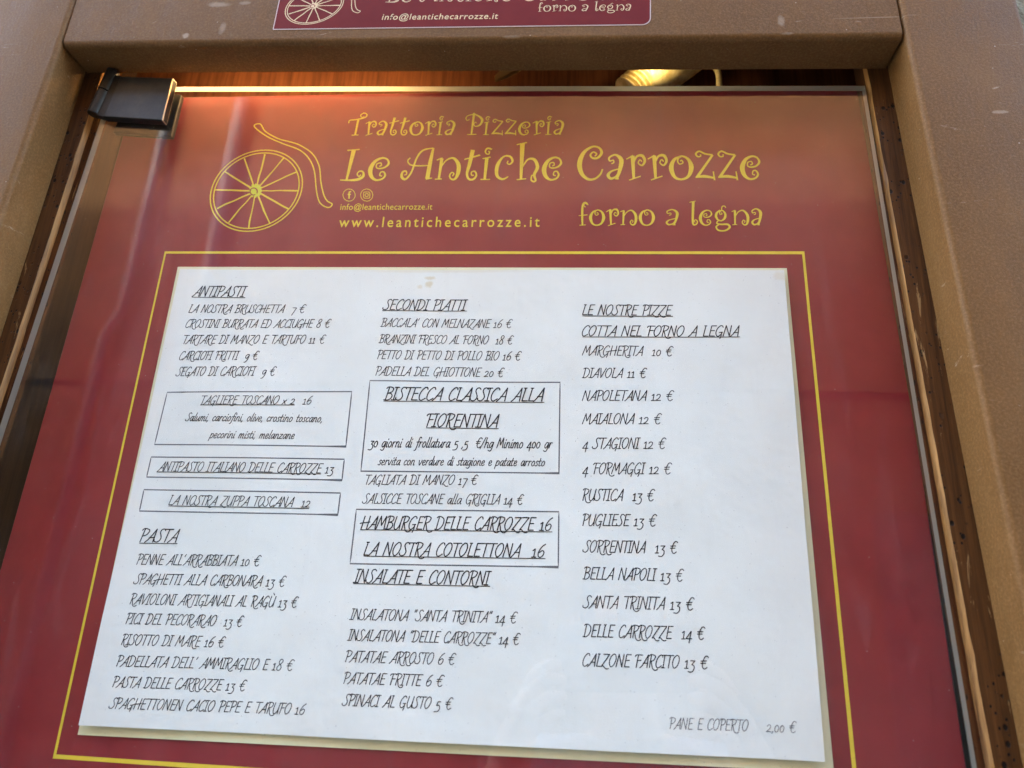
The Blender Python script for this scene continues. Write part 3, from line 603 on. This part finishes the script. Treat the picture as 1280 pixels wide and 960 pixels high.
# ------------------------------------------------------------------ sticker on the top rail
st = thing('shop_sticker', 'small dark red sticker with pale wheel and curly letters on the top rail', 'sticker', (-.01, -.05, .18))
SY = FY+.0012
sc_ = [xz(341, 37.5, SY), xz(813.5, 31.5, SY)]; e = (sc_[1]-sc_[0]); wd = e.length; e = e.normalized(); nn = Vector((-e.y, e.x)); sh_ = .0745
def outline(grow):
    P = []; r = .006
    for cx, cy, a0, rr in ((.0008, .0008, 180, .0008), (wd-r, r, 270, r), (wd-r, sh_-r, 0, r), (r, sh_-r, 90, r)):
        for t in range(0, 91, 15):
            a = math.radians(a0+t); P.append(sc_[0]+e*(cx+(rr+grow)*math.cos(a))+nn*(cy+(rr+grow)*math.sin(a)))
    return P
def slab(P, y0, y1):
    bm = bmesh.new(); A = [bm.verts.new((p.x, y0, p.y)) for p in P]; B = [bm.verts.new((p.x, y1, p.y)) for p in P]
    bm.faces.new(A); bm.faces.new(B)
    for i in range(len(P)): bm.faces.new((A[i], A[(i+1) % len(P)], B[(i+1) % len(P)], B[i]))
    return bm
obj('sticker_rim', slab(outline(.0), SY-.0003, SY-.00005), M['decal'], st); obj('sticker_face', slab(outline(-.0007), SY-.00042, SY-.00015), M['sticker'], st)
def on_st(a, b, lift=0): return Vector((a, SY-.0005-lift, b))
def tx(u, v): return xz(u, v, SY)
o0 = tx(393.2, 8.3); kx = (tx(431, 8.3)-tx(359.4, 8.3)).length/660; kz = kx*.9
logo(st, lambda u, v: o0+e*((u-455)*kx)+nn*((613-v)*kz+.0002), on_st, M['sticker_print'], M['sticker_print'], .0006)
p_ = tx(482, 3.4); q_ = tx(787, .2); d_ = (q_-p_)
for s, a, b, h in (('Le', 0, .11, .0125), ('Antiche', .145, .525, .0125), ('Carrozze', .57, 1.0, .0128)):
    write('sticker_word', s, p_+d_*a, p_+d_*b, h, on_st, M['sticker_print'], st, CURL, slant=0, track=.06)
for s, a, b, h in (('Trattoria', .02, .27, .0075), ('Pizzeria', .30, .53, .0075)):
    write('sticker_word', s, p_+d_*a+nn*.021, p_+d_*b+nn*.021, h, on_st, M['sticker_print'], st, CURL, slant=0, track=.06)
for s, u0, u1 in (('forno', 672.3, 719), ('a', 727.5, 734.5), ('legna', 743, 788)):
    write('sticker_word', s, tx(u0, 15.2-(u0-672)*.012), tx(u1, 15.2-(u1-672)*.012), .0072, on_st, M['sticker_print'], st, CURL, slant=0, track=.06)
sans('sticker_email', 'info@leantichecarrozze.it', tx(477.3, 25.4), tx(622.4, 24.2), .0052, on_st, M['sticker_print'], st, .12, 1.1, .006)

# ------------------------------------------------------------------ bits inside the top of the case
lt = thing('light_tube', 'warm glowing light tube hidden behind the top rail above the red board', 'lamp', (-.13, -.01, .16))
x = N('lit_tube'); x.set((.9, .8, .6), .5); x.b.inputs['Emission Color'].default_value = (1, .62, .28, 1); x.b.inputs['Emission Strength'].default_value = 7
bm = bmesh.new(); tube(bm, [(-.252, -.0042, .1585), (-.06, -.0036, .1625)], .0018, 12); obj('diffuser', bm, x.m, lt)
bm = bmesh.new(); box(bm, -.265, -.03, -.0185, .000, .1690, .178); obj('housing', bm, M['ivory'], lt)
bl = thing('conduit_fill_light', 'added warm light source brightening the ribbed conduit, hidden in the case top', 'lamp', (.132, .010, .21))  # added unseen light source that brightens the conduit
bm = bmesh.new(); bmesh.ops.create_uvsphere(bm, u_segments=20, v_segments=12, radius=.0038, matrix=Matrix.Translation((.126, .0085, .1685))); x = N('fill_light_glow'); x.set((.9, .8, .6), .5); x.b.inputs['Emission Color'].default_value = (1, .74, .40, 1); x.b.inputs['Emission Strength'].default_value = 5; obj('fill_globe', bm, x.m, bl, True)
bm = bmesh.new(); tube(bm, [(.126, .0085, .172), (.126, .0085, .2215)], .0028, 16); obj('fill_stem', bm, M['ivory'], bl)
cdt = thing('flexible_conduit', 'ribbed ivory cable conduit lying behind the top edge of the glass', 'conduit', (.13, .02, .16))
pts = []; rad = []
A, B = at(784, 117, .034), at(824, 82, .034)
for i in range(57): t = i/56; pts.append(A.lerp(B, t)); rad.append(.0122+.0015*math.sin(i*math.pi/3.2))
bm = bmesh.new(); tube(bm, pts, rad, 28); obj('ribbed_tube', bm, M['ivory'], cdt, True)
bm = bmesh.new(); tube(bm, smooth([at(810, 99, .033), at(838, 93, .033), at(864, 80, .034), at(895, 60, .036)], 5), [.0137-.0005*i for i in range(16)], 20); obj('end_sleeve', bm, M['ivory'], cdt, True)
cb = bmesh.new(); c0 = at(892, 93, .03)
tube(cb, smooth([c0+Vector(p) for p in ((-.016, .006, .022), (-.006, 0, .014), (.002, 0, .006), (.004, 0, -.006), (.002, .002, -.03))], 6), .0024, 12)
tag(obj('cable', cb, M['ivory'], None, True), 'pale curved cable end right of the ribbed conduit', 'cable')
p = at(306, 94, .047); bm = bmesh.new(); pts = []; rad = []
for i in range(49): t = i/48; pts.append(Vector((p.x-.008+.013*t, .051-.016*t, p.z+.018-.022*t))); rad.append((.0017+.0006*(1 if i % 4 < 2 else 0))*(1-.4*max(0, t-.8)/.2))
tube(bm, pts, rad, 12); tag(obj('screw', bm, M['brass'], None, True), 'brass screw sticking out of the reddish back board', 'screw')
p = at(628, 90, .03); bm = bmesh.new()
n = 10; rows = []
for i in range(n+1):
    t = i/n; c = Vector((p.x+.030-.036*t, .03, p.z+.020-.026*t)); wv = .0045*math.sin(math.pi*min(1, t*1.02))**.8+.0003
    rows.append([bm.verts.new(c+Vector((-.4*wv, .002*math.sin(5*t), wv*.9))), bm.verts.new(c+Vector((0, .0015+.003*math.sin(3*t), 0))), bm.verts.new(c+Vector((.5*wv, .004*t, -wv)))])
for A_, B_ in zip(rows, rows[1:]):
    for k in range(2): bm.faces.new((A_[k], A_[k+1], B_[k+1], B_[k]))
bmesh.ops.solidify(bm, geom=bm.faces[:], thickness=.0004)
tag(obj('dried_leaf', bm, M['leaf']), 'curled dry leaf caught above the glass below the top rail', 'leaf')

# ------------------------------------------------------------------ the sunlit house across the street, seen only mirrored in the glass
hs = thing('house', 'sunlit ochre house across the street mirrored faintly in the glass', 'building', (0, -6.2, GZ))
x = N('ochre_plaster'); M['ochre'] = x.set(x.ramp(x.noise(1.3, 6, .65), (.3, (.115, .060, .023)), (.7, (.175, .098, .040))), .9, .2)
M['stone'] = flat('grey_stone', (.22, .19, .15), .85, .2); M['pipe'] = flat('zinc', (.17, .17, .18), .6, .3); M['shutter'] = flat('green_shutter', (.035, .06, .045), .5, .4); M['dark_pane'] = flat('dark_window', (.02, .022, .025), .1, .5)
HY = -6.2
bm = bmesh.new(); box(bm, -9, 14, HY-4, HY, GZ-.1, 6.1); obj('wall', bm, M['ochre'], hs)
bm = bmesh.new(); box(bm, -9.2, 14.2, HY-4.2, HY+.45, 6.1, 6.3); obj('roof', bm, M['stone'], hs)
bm = bmesh.new(); box(bm, -9, 14, HY+.002, HY+.05, 1.95, 2.1); obj('cornice', bm, M['ochre'], hs)
for cx in (5.2, 8.6):
    for zb, h in ((2.7, 1.8),):
        bm = bmesh.new(); box(bm, cx-.62, cx+.62, HY+.002, HY+.07, zb-.12, zb+h+.12); wf = obj('window', bm, M['stone'], hs)
        bm = bmesh.new(); box(bm, cx-.5, cx+.5, HY+.0705, HY+.08, zb, zb+h); obj('pane', bm, M['dark_pane'], wf)
        for s in (-1, 1):
            bm = bmesh.new(); box(bm, cx+s*.87-.24, cx+s*.87+.24, HY+.002, HY+.06, zb, zb+h); obj('shutter', bm, M['shutter'], wf)
for cx, w_ in ((-4.75, .05), (-3.9, .07)):
    bm = bmesh.new(); tube(bm, [(cx, HY+.1, GZ), (cx, HY+.1, 2.4), (cx+.12, HY+.1, 2.7), (cx+.12, HY+.1, 6.0)], w_, 12); obj('downpipe', bm, M['pipe'], hs, True)
for cx in (-3.05, 3.2):
    bm = bmesh.new(); box(bm, cx-.55, cx+.55, HY+.002, HY+.05, GZ, GZ+2.6); obj('door', bm, M['shutter'], hs)

# ------------------------------------------------------------------ the photographer, mirrored in the lower part of the glass
x = N('skin'); M['skin'] = x.set(x.ramp(x.noise(60, 4, .6), (.3, (.60, .38, .28)), (.7, (.70, .47, .36))), .5, .4)
M['shirt'] = flat('pale_blue_shirt', (.52, .56, .66), .85, .2); M['trousers'] = flat('dark_trousers', (.03, .034, .045), .85, .2)
M['hair'] = flat('dark_hair', (.03, .02, .014), .6, .4); M['phone'] = flat('graphite_phone', (.03, .032, .036), .3, .5)
def lo(a, b, c): return CAM + ROT @ Vector((a, b, c))
ph = thing('phone', 'dark phone held level in both hands, mirrored in the glass', 'phone', lo(.055, -.025, .010))
bm = bmesh.new(); bmesh.ops.create_cube(bm, size=1, matrix=Matrix.Diagonal((.147, .0715, .0078, 1))); bev(bm, .003, 3)
for v in bm.verts: v.co = lo(.055+v.co.x, -.025+v.co.y, .0105+v.co.z)
obj('phone_body', bm, M['phone'], ph, True)
bm = bmesh.new(); bmesh.ops.create_cube(bm, size=1, matrix=Matrix.Diagonal((.034, .034, .0022, 1))); bev(bm, .001, 2)
for v in bm.verts: v.co = lo(.004+v.co.x, -.010+v.co.y, .0055+v.co.z)
obj('lens_bump', bm, M['phone'], ph)
V, Ed, Rd = [], [], []
def jt(p, r, parent=None):
    V.append(Vector(p)); Rd.append(r if isinstance(r, tuple) else (r, r))
    if parent is not None: Ed.append((parent, len(V)-1))
    return len(V)-1
cx, cy = .155, -.90
pel = jt((cx, cy, -.88), (.15, .105)); wai = jt((cx, cy, -.72), (.135, .10), pel); che = jt((cx, cy, -.54), (.155, .115), wai)
nb = jt((cx, cy+.005, -.405), (.062, .06), che); jaw = jt((cx, cy+.035, -.310), (.054, .058), nb); cra = jt((cx, cy+.028, -.235), (.074, .088), jaw); cro = jt((cx, cy+.015, -.165), (.06, .07), cra)
wrist = {}
for s_ in (-1, 1):
    hip = jt((cx+s_*.095, cy, -.96), .088, pel); kn = jt((cx+s_*.10, cy+.015, -1.33), .056, hip); an = jt((cx+s_*.105, cy-.02, -1.68), .040, kn); jt((cx+s_*.115, cy+.13, -1.725), (.038, .028), an)
    sh = jt((cx+s_*.175, cy, -.455), .060, che); el = jt((cx+s_*.25, cy+.10, -.70), .043, sh)
    mx_ = lambda q: q if s_ < 0 else (.11-q[0], q[1], q[2])
    wr = jt(lo(*mx_((-.085, -.165, .045))), .026, el); pa = jt(lo(*mx_((-.058, -.098, .024))), (.026, .018), wr)
    for ch, r in ((((-.050, -.062, .008), (-.040, -.048, -.007), (-.026, -.038, -.009), (-.012, -.037, -.002)), .0085), (((-.053, -.076, .008), (-.041, -.063, -.008), (-.023, -.053, -.010), (-.006, -.053, -.002)), .0088),
                  (((-.051, -.090, .010), (-.038, -.079, -.006), (-.021, -.070, -.008), (-.006, -.068, -.001)), .0082), (((-.047, -.104, .013), (-.034, -.094, -.001), (-.020, -.087, -.003), (-.008, -.083, .001)), .0070), (((-.054, -.078, .034), (-.036, -.058, .030), (-.018, -.044, .023)), .0098)):
        pr = pa
        for i, q in enumerate(ch): pr = jt(lo(*mx_(q)), r*(1-.09*i), pr)
me = bpy.data.meshes.new('person'); me.from_pydata(V, Ed, []); po = bpy.data.objects.new('person', me); COL.objects.link(po)
md = po.modifiers.new('skin', 'SKIN'); md.use_smooth_shade = True
for d, r in zip(me.skin_vertices[0].data, Rd): d.radius = r; d.use_root = False
me.skin_vertices[0].data[pel].use_root = True
sb = po.modifiers.new('sub', 'SUBSURF'); sb.levels = sb.render_levels = 2
bpy.context.view_layer.update()
m2 = bpy.data.meshes.new_from_object(po.evaluated_get(bpy.context.evaluated_depsgraph_get())); bpy.data.objects.remove(po)
m2.name = 'person'
for k in ('skin', 'shirt', 'trousers'): m2.materials.append(M[k])
hand_c = [lo(-.06, -.1, .02), lo(.17, -.1, .02)]
for p in m2.polygons:
    c = p.center; i = 0
    if c.z < -.86: i = 2
    elif c.z < -.40 and min((c-h).length for h in hand_c) > .125: i = 1
    p.material_index = i; p.use_smooth = True
po = bpy.data.objects.new('person', m2); COL.objects.link(po)
tag(po, 'person in pale blue shirt holding up a phone, mirrored in the glass', 'person')
bm = bmesh.new(); bmesh.ops.create_uvsphere(bm, u_segments=24, v_segments=16, radius=1)
for v in [v for v in bm.verts if v.co.z < -.25 or (v.co.y > .55 and v.co.z < .5)]: bm.verts.remove(v)
for v in bm.verts: v.co = Vector((cx+v.co.x*.083*random.uniform(.98, 1.03), cy+.015+v.co.y*.100*random.uniform(.98, 1.03), -.212+v.co.z*.098))
obj('hair', bm, M['hair'], po, True)
bm = bmesh.new(); tube(bm, [(cx, cy+.108, -.232), (cx, cy+.124, -.256), (cx, cy+.132, -.272), (cx, cy+.110, -.279)], [.008, .011, .014, .009], 12); obj('nose', bm, M['skin'], po, True)
for s_ in (-1, 1):
    bm = bmesh.new(); bmesh.ops.create_uvsphere(bm, u_segments=12, v_segments=8, radius=.011, matrix=Matrix.Translation((cx+s_*.031, cy+.101, -.238))); obj('eye', bm, M['hair'], po, True)
    bm = bmesh.new(); bmesh.ops.create_uvsphere(bm, u_segments=12, v_segments=8, radius=1, matrix=Matrix.Translation((cx+s_*.079, cy+.020, -.250)) @ Matrix.Diagonal((.010, .018, .030, 1))); obj('ear', bm, M['skin'], po, True)
bm = bmesh.new(); tube(bm, [(cx-.026, cy+.087, -.304), (cx, cy+.097, -.303), (cx+.026, cy+.087, -.304)], [.003, .006, .003], 10); obj('lips', bm, flat('lips', (.36, .13, .11), .5, .4), po, True)
